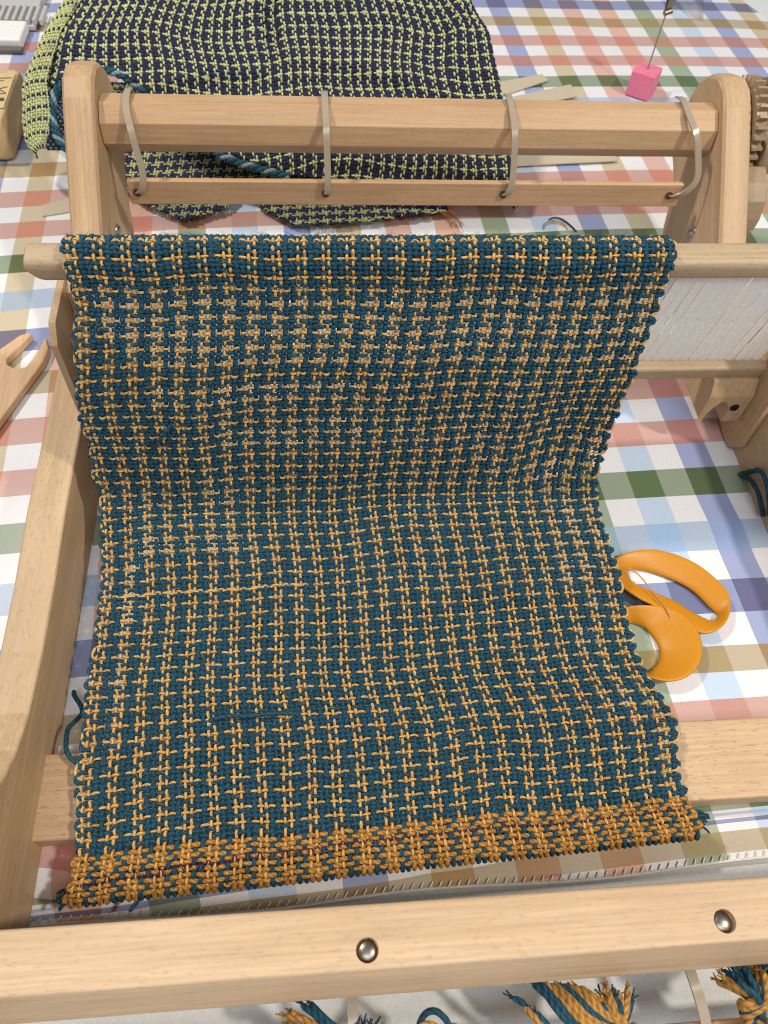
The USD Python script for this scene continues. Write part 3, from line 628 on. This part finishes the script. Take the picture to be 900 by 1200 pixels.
def fA(u, v):
    d = -.004 + .262 * v; w = np.clip(u / .88, 0, 1)
    x = XL(d) + (XR(d) - XL(d)) * w
    inner = np.clip(np.minimum(w, 1 - w) * 6, 0, 1)
    x = x + inner * (.006 * np.sin(d * 30 + x * 9) + .003 * np.sin(d * 57 - x * 14)); d = d + inner * (.005 * np.sin(x * 24 + .5) + .0025 * np.sin(x * 51 + d * 20))
    off = .011 * ridge(x, d, -.02, .19, .030, .018, .014) + .010 * ridge(x, d, -.17, -.03, .100, .118, .013) + .008 * ridge(x, d, -.02, .12, .135, .105, .014) + .008 * ridge(x, d, -.16, -.03, .060, .045, .013)
    off += .008 * np.exp(-((x - .152 - .15 * (d - .16)) / .010) ** 2) * np.clip((d - .08) * 14, 0, 1)
    off -= .012 * np.exp(-((x + .036 + .02 * (d - .15)) / .008) ** 2) * np.clip((d - .115) * 22, 0, 1)
    off += .012 * (meshkit.fbm(np.stack([x * 11, d * 13, 0 * x], -1), 2, 8) - .5)
    off -= .020 * np.clip((.05 - w) / .05, 0, 1) ** 2
    P = onheap(x, d, off)
    dn = np.clip((u - .88) / .12, 0, 1)
    P[..., 0] += .010 * np.sin(dn * math.pi / 2); P[..., 2] -= np.maximum(P[..., 2] - .004, 0) * dn ** 1.4
    return P
DX, DD = [-.30, -.266, -.253, -.236, -.215, -.195, -.162, -.126, -.093, -.022, .064, .25], [.09, .079, .104, .109, .117, .120, .101, .068, .040, .018, .010, .006]
dfront = lambda x: np.interp(x, DX, DD)
maskA = lambda P: ((P[..., 1] - .70) * CS + (P[..., 2] - .03) * SN > dfront(P[..., 0])) | ((P[..., 0] > .198) & (P[..., 1] > .706))
pile(gridsheet(fA, 200, 140), 190, 81, lambda k: 'lime' if k % 4 < 2 else 'navy', lambda k: 'lime' if k % 4 == 0 else 'navy', pc, maskA, '', rw=.00122, rt=.00092, amp=.00085, lw=.80, ns=4)
# the left border folded over: mostly lime
def fS(u, v):
    d = .042 + .215 * v
    xo = np.interp(d, [.042, .055, .078, .108, .155, .19, .26], [-.274, -.283, -.288, -.286, -.268, -.244, -.205]); xi = XL(d) + .010
    xi = np.where(d < .07, xi - .006 * (.07 - d) / .03, xi)
    return onheap(xo + (xi - xo) * u + .001 * np.sin(d * 90), d, -.024 + .027 * np.sqrt(np.clip(1 - (1 - u) ** 2, 0, 1)))
pile(gridsheet(fS), 11, 68, lambda k: 'lime', lambda k: 'navy' if k % 4 == 0 else 'lime', pc, None, 'border_', rw=.00125)
# the lower fold in houndstooth, its corners lying on the table
def fB(u, v):
    x = -.275 + .478 * u; y = .660 + .26 * v
    z = .007 + .020 * np.clip((y - .70) / .12, 0, 1) ** 1.3 + .004 * meshkit.noise(np.stack([x * 16, y * 16, 0 * x], -1), 6)
    return np.stack([x + .02 * (v - .5) * np.sin(u * 5), y + .012 * np.sin(x * 9 + .5), z], -1)
def ybf(x): return np.interp(x, [-.28, -.245, -.174, -.129, -.088, -.07, -.055, -.019, .02, .141, .149, .22], [.83, .785, .712, .682, .704, .735, .706, .676, .676, .700, .76, .76])
pile(gridsheet(fB), 154, 84, lambda k: 'lime' if k % 4 < 2 else 'navy', lambda k: 'lime' if k % 4 < 2 else 'navy', pc, lambda P: (P[..., 1] > ybf(P[..., 0])), 'lower_')
# the inner layer: teal and pale twisted cord edging the fold
def cord(path, r, name):
    p = np.asarray(path, float); d = np.concatenate([[0], np.cumsum(np.linalg.norm(np.diff(p, axis=0), axis=1))])
    n = int(d[-1] / .0016); q = CubicSpline(d, p)(np.linspace(0, d[-1], n)); T = frames(q)
    N = np.tile([0, 0, 1.0], (n, 1)); N -= (N * T).sum(1, keepdims=True) * T; N /= np.linalg.norm(N, axis=1, keepdims=True); B = np.cross(T, N)
    ph = np.linspace(0, d[-1], n) / .022 * 2 * math.pi
    for k, mat in enumerate((SEA, TEAL, PALE)):
        o = ph + k * 2 * math.pi / 3
        c = q + (N * np.sin(o)[:, None] + B * np.cos(o)[:, None]) * r
        objn(name, tubes(c[None], N[None], r * .95, r * .95, 7, .004), mat, pc)
def along(pts, off): return [onheap(x, d, off) for x, d in pts]
cord(along([(-.238, .040), (-.249, .056), (-.2525, .080), (-.246, .102), (-.236, .108)], -.001), .0023, 'twisted_cord')
cord(along([(-.219, .114), (-.197, .119), (-.164, .1005), (-.128, .067), (-.093, .0395), (-.055, .025), (-.022, .016)], .0), .0022, 'twisted_cord')
shI = gridsheet(lambda u, v: onheap(-.262 + .028 * u + .006 * v, .046 + .062 * v, -.012 + .003 * np.sin(v * 15)), 60, 60)
for kind, mat, n in (('weft', PALE, range(21)), ('warp', NAVY, range(11))):
    objn('inner_layer_yarn', yarns(kind, n, 2, 4, .0015, .0010, .0007, NEE=11, NPP=21, um=lambda s, t: (s + .5) / 11, vm=lambda s, t: (t + .5) / 21, sh=shI, sg=1.0), mat, pc, kind='stuff')
fz = []
for k in range(9):
    a = np.array([.128 + .02 * rng.random(), .705, .008]); fz.append(yarn([a, a + (.004 + .006 * rng.random(), -.008, .001), a + (.006 + .012 * rng.random(), -.018 - .006 * rng.random(), -.005)], .00035, 4, .002))
objn('frayed_ends', join(fz), HEMGOLD, pc, kind='stuff')

# ------------------------------------------------------------------ scissors
sc = thing('scissors', 'orange handled scissors lying half under the right edge of the teal cloth', 'scissors')
def closed(p, n=120):
    p = np.asarray(p, float); p = np.vstack([p, p[:1]]); d = np.concatenate([[0], np.cumsum(np.sqrt(np.linalg.norm(np.diff(p, axis=0), axis=1)))])
    return CubicSpline(d, p, bc_type='periodic')(np.linspace(0, d[-1], n + 1)[:-1])
def loopring(Po, Pi, zo, zi, th):
    """a finger loop: band from the outer to the inner outline; zo, zi heights; th thickness"""
    o, i_ = closed(Po), closed(np.array(Polygon(Pi).buffer(.0011).simplify(.0003).exterior.coords)[:-1])
    if Polygon(i_).exterior.is_ccw is False: i_ = i_[::-1]
    tg = np.roll(i_, -2, 0) - np.roll(i_, 2, 0); tg /= np.linalg.norm(tg, axis=1, keepdims=True); nn = np.stack([tg[:, 1], -tg[:, 0]], 1)
    from shapely.geometry import LineString
    ext = Polygon(o).exterior; hit = []
    for p_, q_ in zip(i_, nn):
        g = ext.intersection(LineString([p_, p_ + q_ * .05]))
        pts_ = [np.array(x_.coords[0]) for x_ in getattr(g, 'geoms', [g]) if not x_.is_empty]
        hit.append(min(pts_, key=lambda h_: np.linalg.norm(h_ - p_)) if pts_ else p_ + q_ * .004)
    o = gaussian_filter1d(np.array(hit), 1.2, axis=0, mode='wrap')
    n = len(o); m = 14
    V = np.zeros((n, m, 3)); a = np.arange(m) / m * 2 * math.pi
    for k in range(m):
        f = .5 + .5 * np.sign(math.cos(a[k])) * abs(math.cos(a[k])) ** .8
        xy = i_ * (1 - f) + o * f
        zm = zi * (1 - f) + zo * f
        V[:, k, :2] = xy; V[:, k, 2] = zm + th / 2 * np.sign(math.sin(a[k])) * abs(math.sin(a[k])) ** .7
    I = np.arange(n); J = (I + 1) % n; F = []
    for k in range(m):
        l = (k + 1) % m
        F += [np.column_stack([I * m + k, J * m + k, J * m + l]), np.column_stack([I * m + k, J * m + l, I * m + l])]
    t = trimesh.Trimesh(V.reshape(-1, 3), np.vstack(F), process=False)
    if t.volume < 0: t.invert()
    return trimesh.smoothing.filter_taubin(t, iterations=6)
Bo = [(.2140, .2330), (.2244, .2351), (.2425, .2335), (.2550, .2277), (.2617, .2170), (.2631, .2052), (.2596, .1939), (.2520, .1845), (.2422, .1788), (.2337, .1772), (.2246, .1783), (.2150, .1835), (.2070, .1930), (.2040, .2060), (.2060, .2210)]
Bi = [(.2125, .2195), (.2204, .2247), (.2267, .2222), (.2319, .2153), (.2343, .2065), (.2331, .1994), (.2295, .1939), (.2237, .1900), (.2180, .1892), (.2125, .1925), (.2095, .2000), (.2095, .2110)]
Ao = [(.2205, .2772), (.2364, .2816), (.2512, .2816), (.2649, .2772), (.2799, .2675), (.2905, .2542), (.2956, .2429), (.2938, .2321), (.2892, .2232), (.2810, .2154), (.2713, .2114), (.2646, .2124), (.2560, .2190), (.2425, .2315), (.2310, .2385), (.2200, .2480), (.2120, .2600), (.2130, .2710)]
Ai = [(.2283, .2671), (.2372, .2676), (.2506, .2630), (.2632, .2561), (.2736, .2469), (.2803, .2358), (.2848, .2295), (.2815, .2258), (.2751, .2283), (.2669, .2340), (.2554, .2438), (.2432, .2521), (.2357, .2564), (.2290, .2610)]
obj('thumb_loop', loopring(Bo, Bi, .0145, .0050, .0052), ORANGE, sc, smooth=60)
obj('finger_loop', loopring(Ao, Ai, .0125, .0055, .0050), ORANGE, sc, smooth=60)
def shank(pts, rad):
    hs = [m3.Manifold.sphere(r, 20).translate(tuple(p)) for p, r in zip(pts, rad)]
    b = m3.Manifold()
    for a, c in zip(hs[:-1], hs[1:]): b = b + m3.Manifold.batch_hull([a, c])
    return b.refine_to_length(.003)
obj('handle_shank', shank([(.2150, .262, .0085), (.196, .252, .009), (.170, .240, .010)], [.0068, .0062, .005]), ORANGE, sc, smooth=60)
obj('handle_shank', shank([(.2080, .226, .0085), (.190, .231, .009), (.168, .240, .010)], [.0065, .0060, .005]), ORANGE, sc, smooth=60)
for dy, z, tip in ((.004, .0085, .232), (-.004, .0108, .252)):
    bl = prism([(.175, .240 - dy * 1.8), (.14, .240 - dy * 2.4), (.075, tip), (.14, .242 + dy * .6), (.175, .242 + dy * 1.4)], 'z', z, z + .002, .0003)
    obj('blade', bl, STEEL, sc)
pv = trimesh.creation.revolve([(0, 0), (.0042, 0), (.004, .0012), (0, .0016)], sections=20); pv.apply_translation((.150, .2405, .0126)); obj('pivot_screw', pv, STEEL, sc)
objn('tied_thread', join([yarn([(.2215, .2655, .0150), (.2285, .2620, .0155), (.2350, .2520, .0150), (.2400, .2400, .0160), (.2435, .2310, .0165), (.2465, .2220, .012), (.2450, .2130, .006), (.2400, .2080, .005)], .00055, 5, .001, twist=.002)]), GOLD, sc)

# ------------------------------------------------------------------ small things on the table
fork = roundpoly([(-.275, .478), (-.2755, .500), (-.2655, .512), (-.259, .5205), (-.2510, .5245), (-.2488, .5215), (-.2535, .511), (-.2600, .4995), (-.2640, .4915), (-.2625, .4855), (-.2575, .4822), (-.2520, .4806), (-.2465, .4825), (-.2425, .4920), (-.2392, .5045), (-.2372, .5165), (-.2355, .5180), (-.2315, .5040), (-.2330, .4880), (-.2570, .4190), (-.2720, .3760), (-.300, .300), (-.330, .312), (-.300, .400)], .0012, 4)
st_ = obj('stick_shuttle', prism(fork, 'z', .0035, .0105, .0018), W_FORK); data(st_, 'pale wooden stick shuttle with a forked end beside the left loom rail', 'shuttle')
cards = [([(.233, .972), (.298, .995), (.303, .980), (.238, .942)], .002, 'shorter beige card strip behind the warp beam, farther from the viewer'),
         ([(.243, .932), (.329, .966), (.330, .938), (.252, .909)], .0046, 'beige card strip with a pointed end lying just behind the warp beam'),
         ([(.15, .817), (.352, .8195), (.349, .8005), (.15, .782)], .0044, 'long beige card strip seen below the warp beam beside the lime cloth'),
         ([(-.275, .717), (-.2495, .7285), (-.2450, .7060), (-.272, .698)], .002, 'grey card corner poking out beside the left post')]
for pts, z, lab in cards: data(obj('card_strip', prism(pts, 'z', z, z + .0016, .0003), CARD), lab, 'card strip', 'card strips on the tablecloth')
cb = thing('photo_clip', 'pink cube with an upright wire clip standing on the tablecloth', 'photo clip')
cube = rbox(-.015, .015, -.015, .015, 0, .029, .0012, 'z'); cube.apply_transform(trimesh.transformations.rotation_matrix(math.radians(56), (0, 0, 1))); cube.apply_translation((.4165, .953, .0035))
obj('cube_base', cube, PINK, cb)
wire = join([yarn([(.4165, .953, .030), (.419, .959, .052), (.4215, .9645, .074), (.4235, .968, .091)], .0009, 8, .003)])
objn('wire', wire, STEEL, cb)
clip = trimesh.util.concatenate([cyl((.4195, .966, .090), (.4295, .968, .092), .0030, 14, .0006), prism(roundpoly([(-.003, 0), (.003, 0), (.0042, .016), (-.0042, .016)], .001, 3), 'y', -.0012, .0002, .0003).apply_transform(trimesh.transformations.rotation_matrix(.25, (1, 0, 0))).apply_translation((.4245, .969, .091)), prism(roundpoly([(-.003, 0), (.003, 0), (.0042, .016), (-.0042, .016)], .001, 3), 'y', .0016, .0030, .0003).apply_transform(trimesh.transformations.rotation_matrix(-.15, (1, 0, 0))).apply_translation((.4245, .969, .091))])
obj('clip', clip, BRONZE, cb)
# thread snippets
b1 = thing('thread_snippet', 'short gold and navy thread snippet on the tablecloth behind the heddle', 'thread')
objn('gold_thread', join([yarn([(.2405, .680, .0036), (.247, .690, .004), (.257, .690, .0046), (.266, .678, .004)], .0008, 6, .002)]), GOLD, b1)
objn('navy_thread', join([yarn([(.249, .694, .0036), (.258, .697, .0044), (.267, .689, .0048), (.275, .674, .004)], .0009, 6, .002)]), NAVY, b1)
tl = objn('loose_yarn', join([yarn([(.3455, .356, .006), (.347, .345, .012), (.3455, .334, .018), (.346, .322, .016), (.3475, .31, .010)], .0019, 8, .0015, wob=.001), yarn([(.346, .356, .006), (.3485, .347, .021), (.3455, .336, .032), (.3465, .320, .028), (.347, .305, .018)], .0019, 8, .0015, wob=.001)]), TEAL)
data(tl, 'dark teal yarn hanging down the inside of the right loom rail', 'yarn')

# tassels: knotted warp ends tied to the front apron stick
def tassel(label, strands, wraps):
    t = thing('knotted_tassel', label, 'tassel', 'knotted warp ends at the front apron stick')
    for col, mat in (('gold', HEMGOLD), ('teal', TEAL)):
        p = [yarn(s, .00165, 7, .0014, wob=.0009) for c, s in strands if c == col]
        if p: objn(f'{col}_ends', join(p), mat, t)
        tips = []
        for c_, s_ in strands:
            if c_ != col: continue
            for end, prev in ((np.array(s_[-1]), np.array(s_[-2])), (np.array(s_[0]), np.array(s_[1]))):
                dv = (end - prev) / np.linalg.norm(end - prev)
                for _ in range(5): j = rng.normal(0, .0011, 3); tips.append(yarn([end - dv * .002, end + dv * .001 + j * .5, end + dv * (.0017 + .0010 * rng.random()) + j * 1.1], .00042, 4, .001))
        if tips: objn(f'{col}_frayed_tips', join(tips), mat, t, kind='stuff')
        p = [yarn(s, .0019, 7, .0014) for c, s in wraps if c == col]
        if p: objn(f'{col}_knot', join(p), mat, t)
def fan(c, n, spread, length, z0, lift, base_r, seed, cols=('gold', 'teal')):
    r = np.random.default_rng(seed); out = []
    for k in range(n):
        a = (k / (n - 1) - .5) * spread + r.normal() * .08; L = length * (1 + .2 * r.normal() * .6)
        dz = lift * r.random()
        p0 = np.array([c[0] + base_r * math.sin(a) * .6, c[1], z0 + .003 * r.normal() * .5])
        out.append((cols[0] if r.random() < .58 else cols[1], [p0 - (0, .006, .002), p0, p0 + (math.sin(a) * L * .5, math.cos(a) * L * .5, dz), p0 + (math.sin(a) * L, math.cos(a) * L, dz * .6 - .001)]))
    return out
def wrap(c, r, n, seed, z0=.052):
    q = np.random.default_rng(seed); out = []
    for k in range(n):
        y = c[1] - .004 + .0030 * k; tilt = q.normal() * .003
        pts = [(c[0] + r * math.sin(t), y + tilt * math.cos(t * .5) + .0035 * math.sin(t), z0 + r * .62 * math.cos(t)) for t in np.linspace(-2.4, 2.4, 9)]
        out.append(('teal' if k % 3 == 1 else 'gold', pts))
    return out
c = (.2105, -.004)
tassel('large knotted tassel of gold and teal yarn at the right end under the front beam', fan(c, 22, 2.0, .015, .056, .006, .007, 1) + fan((c[0], c[1] - .002), 8, 1.4, .013, .060, .006, .005, 4) + [(k % 3 == 1 and 'teal' or 'gold', [(c[0] + o * .3, -.008, .054), (c[0] + o, -.014, .056), (c[0] + o * 1.6, -.024, .050), (c[0] + o * 1.8, -.035, .045)]) for k, o in enumerate(np.linspace(-.008, .008, 8))], wrap(c, .0088, 4, 2, .055))
c = (.139, -.012)
tassel('gold tassel with its strands swept to the left, between the two straps', fan((.1395, -.012), 11, .9, .017, .052, .004, .006, 5, ('teal', 'gold')) + [('teal' if k in (0, 1, 5) else 'gold', [(.100 + .0028 * k, .010 - .0004 * k, .050 + .001 * (k % 3)), (.106 + .0028 * k, .003, .053 + .001 * (k % 2)), (.115 + .0026 * k, -.004 - .001 * (8 - k) * .6, .055), (.128 + .0016 * k, -.009 - .001 * (8 - k) * .6, .056), (.137 + .0006 * k, -.018, .054)]) for k in range(9)], wrap((.139, -.016), .0072, 3, 7, .054))
tassel('thin teal and gold yarn end with a cut tip, beside the swept tassel', [('teal', [(.0885, .0048, .050), (.092, .0028, .051), (.0945, .0008, .051)]), ('gold', [(.0935, .0012, .0505), (.098, -.004, .051), (.104, -.009, .050), (.110, -.015, .046)]), ('teal', [(.099, -.002, .050), (.103, -.007, .051), (.110, -.013, .048), (.115, -.018, .045)])], [])
tassel('small curled tassel at the middle with one teal loop over gold', [('teal', [(.041, -.005, .050), (.0435, .0005, .054), (.048, .0018, .056), (.053, -.001, .054), (.0555, -.008, .050)]), ('gold', [(.036, -.012, .050), (.039, -.0055, .053), (.044, -.003, .054), (.049, -.005, .054), (.052, -.012, .050)]), ('gold', [(.038, -.014, .052), (.042, -.008, .055), (.047, -.008, .055), (.050, -.014, .052)]), ('gold', [(.055, -.006, .050), (.058, -.005, .050), (.060, -.010, .048)])], [])
tassel('flat tassel of crossed gold and teal yarns at the left', [('gold', [(-.0245, .0045, .049), (-.018, .0035, .051), (-.010, .0005, .052), (-.002, -.004, .051)]), ('gold', [(-.0215, .0062, .050), (-.014, .0010, .050), (-.006, -.005, .050)]), ('gold', [(-.023, .0015, .050), (-.016, -.001, .0515), (-.006, -.003, .051), (.002, -.009, .050)]), ('teal', [(-.016, .0095, .050), (-.011, .005, .052), (-.005, .000, .053), (.001, -.007, .052)]), ('teal', [(-.0125, .0095, .050), (-.008, .005, .053), (-.002, .000, .053), (.004, -.006, .052)])] + [('teal', [(.008 + .0024 * k, -.010, .050), (.0095 + .0026 * k, -.004, .053), (.0105 + .003 * k, -.0015, .052)]) for k in range(4)] + [('gold', [(.018, -.010, .050), (.0195, -.005, .052), (.0215, -.003, .051)])], [])

# left background: kraft package, ribbed grey tray
kb = thing('kraft_package', 'rounded kraft paper package with a printed label at the left edge', 'package')
kbox = rbox(-.50, -.316, .79, .90, .003, .048, .008, 'x'); obj('wrapper', kbox, KRAFT, kb, smooth=50)
obj('printed_label', prism([(-.395, .812), (-.3175, .816), (-.3185, .885), (-.40, .882)], 'z', .0481, .0486, 0), plain('label_paper', (0.60, 0.44, 0.23), .7), kb)
def bar2(a, b, w, z=.0488):
    a, b = np.array(a, float), np.array(b, float); t = (b - a) / np.linalg.norm(b - a); n = np.array([-t[1], t[0]]) * w / 2
    return prism([a + n, b + n, b - n, a - n], 'z', z, z + .0003, 0)
marks = [bar2((-0.3520, .872), (-0.3200, .875), .0011), bar2((-0.3520, .867), (-0.3270, .869), .0009), bar2((-0.3520, .8625), (-0.3350, .864), .0009), bar2((-0.3390, .846), (-0.3210, .857), .001), bar2((-0.3210, .845), (-0.3370, .858), .001), bar2((-0.3390, .842), (-0.3200, .843), .001)]
obj('printed_lines', trimesh.util.concatenate(marks), INK, kb)
obj('printed_border', trimesh.util.concatenate([bar2((-.353, .853), (-.346, .832), .007, .0492), bar2((-.346, .8285), (-.3195, .8315), .005, .0492)]), INK, kb)
gt = thing('ribbed_tray', 'white and grey ribbed plastic tray in the far left corner', 'tray')
obj('front_edge', rbox(-.62, -.352, 1.030, 1.078, .003, .016, .003, 'x'), WHITEPL, gt)
obj('tray_floor', rbox(-.62, -.345, 1.079, 1.30, .003, .009, .001, 'x'), GREYPL, gt)
for k in range(20):
    x = -.50 + .0085 * k
    obj('rib', rbox(x, x + .0048, 1.081, 1.120, .009, .0155, .001, 'y'), GREYPL, gt)
obj('back_panel', rbox(-.62, -.345, 1.121, 1.30, .0091, .0145, .001, 'x'), GREYPL, gt)
obj('lower_lip', rbox(-.62, -.350, 1.019, 1.0285, .003, .009, .002, 'x'), plain('dark_rubber', (.12, .11, .10), .6), gt)
# crumpled clear bag at the far right
u, v = np.meshgrid(np.linspace(0, 1, 28), np.linspace(0, 1, 28))
bx = .553 + (u - .5) * (.012 + .10 * v); by = 1.150 + .16 * v
bz = .006 + .018 * v * np.sin(np.pi * np.clip(u, 0, 1)) + .010 * v * (meshkit.fbm(np.stack([u * 6, v * 6, 0 * u], -1), 3, 2) - .5)
I = np.arange(28 * 28).reshape(28, 28); Q = np.column_stack([I[:-1, :-1].ravel(), I[:-1, 1:].ravel(), I[1:, 1:].ravel(), I[1:, :-1].ravel()])
data(obj('plastic_bag', (np.stack([bx, by, bz], -1).reshape(-1, 3), Q), FILM, smooth=True), 'crumpled clear plastic bag at the far right of the tablecloth', 'bag')
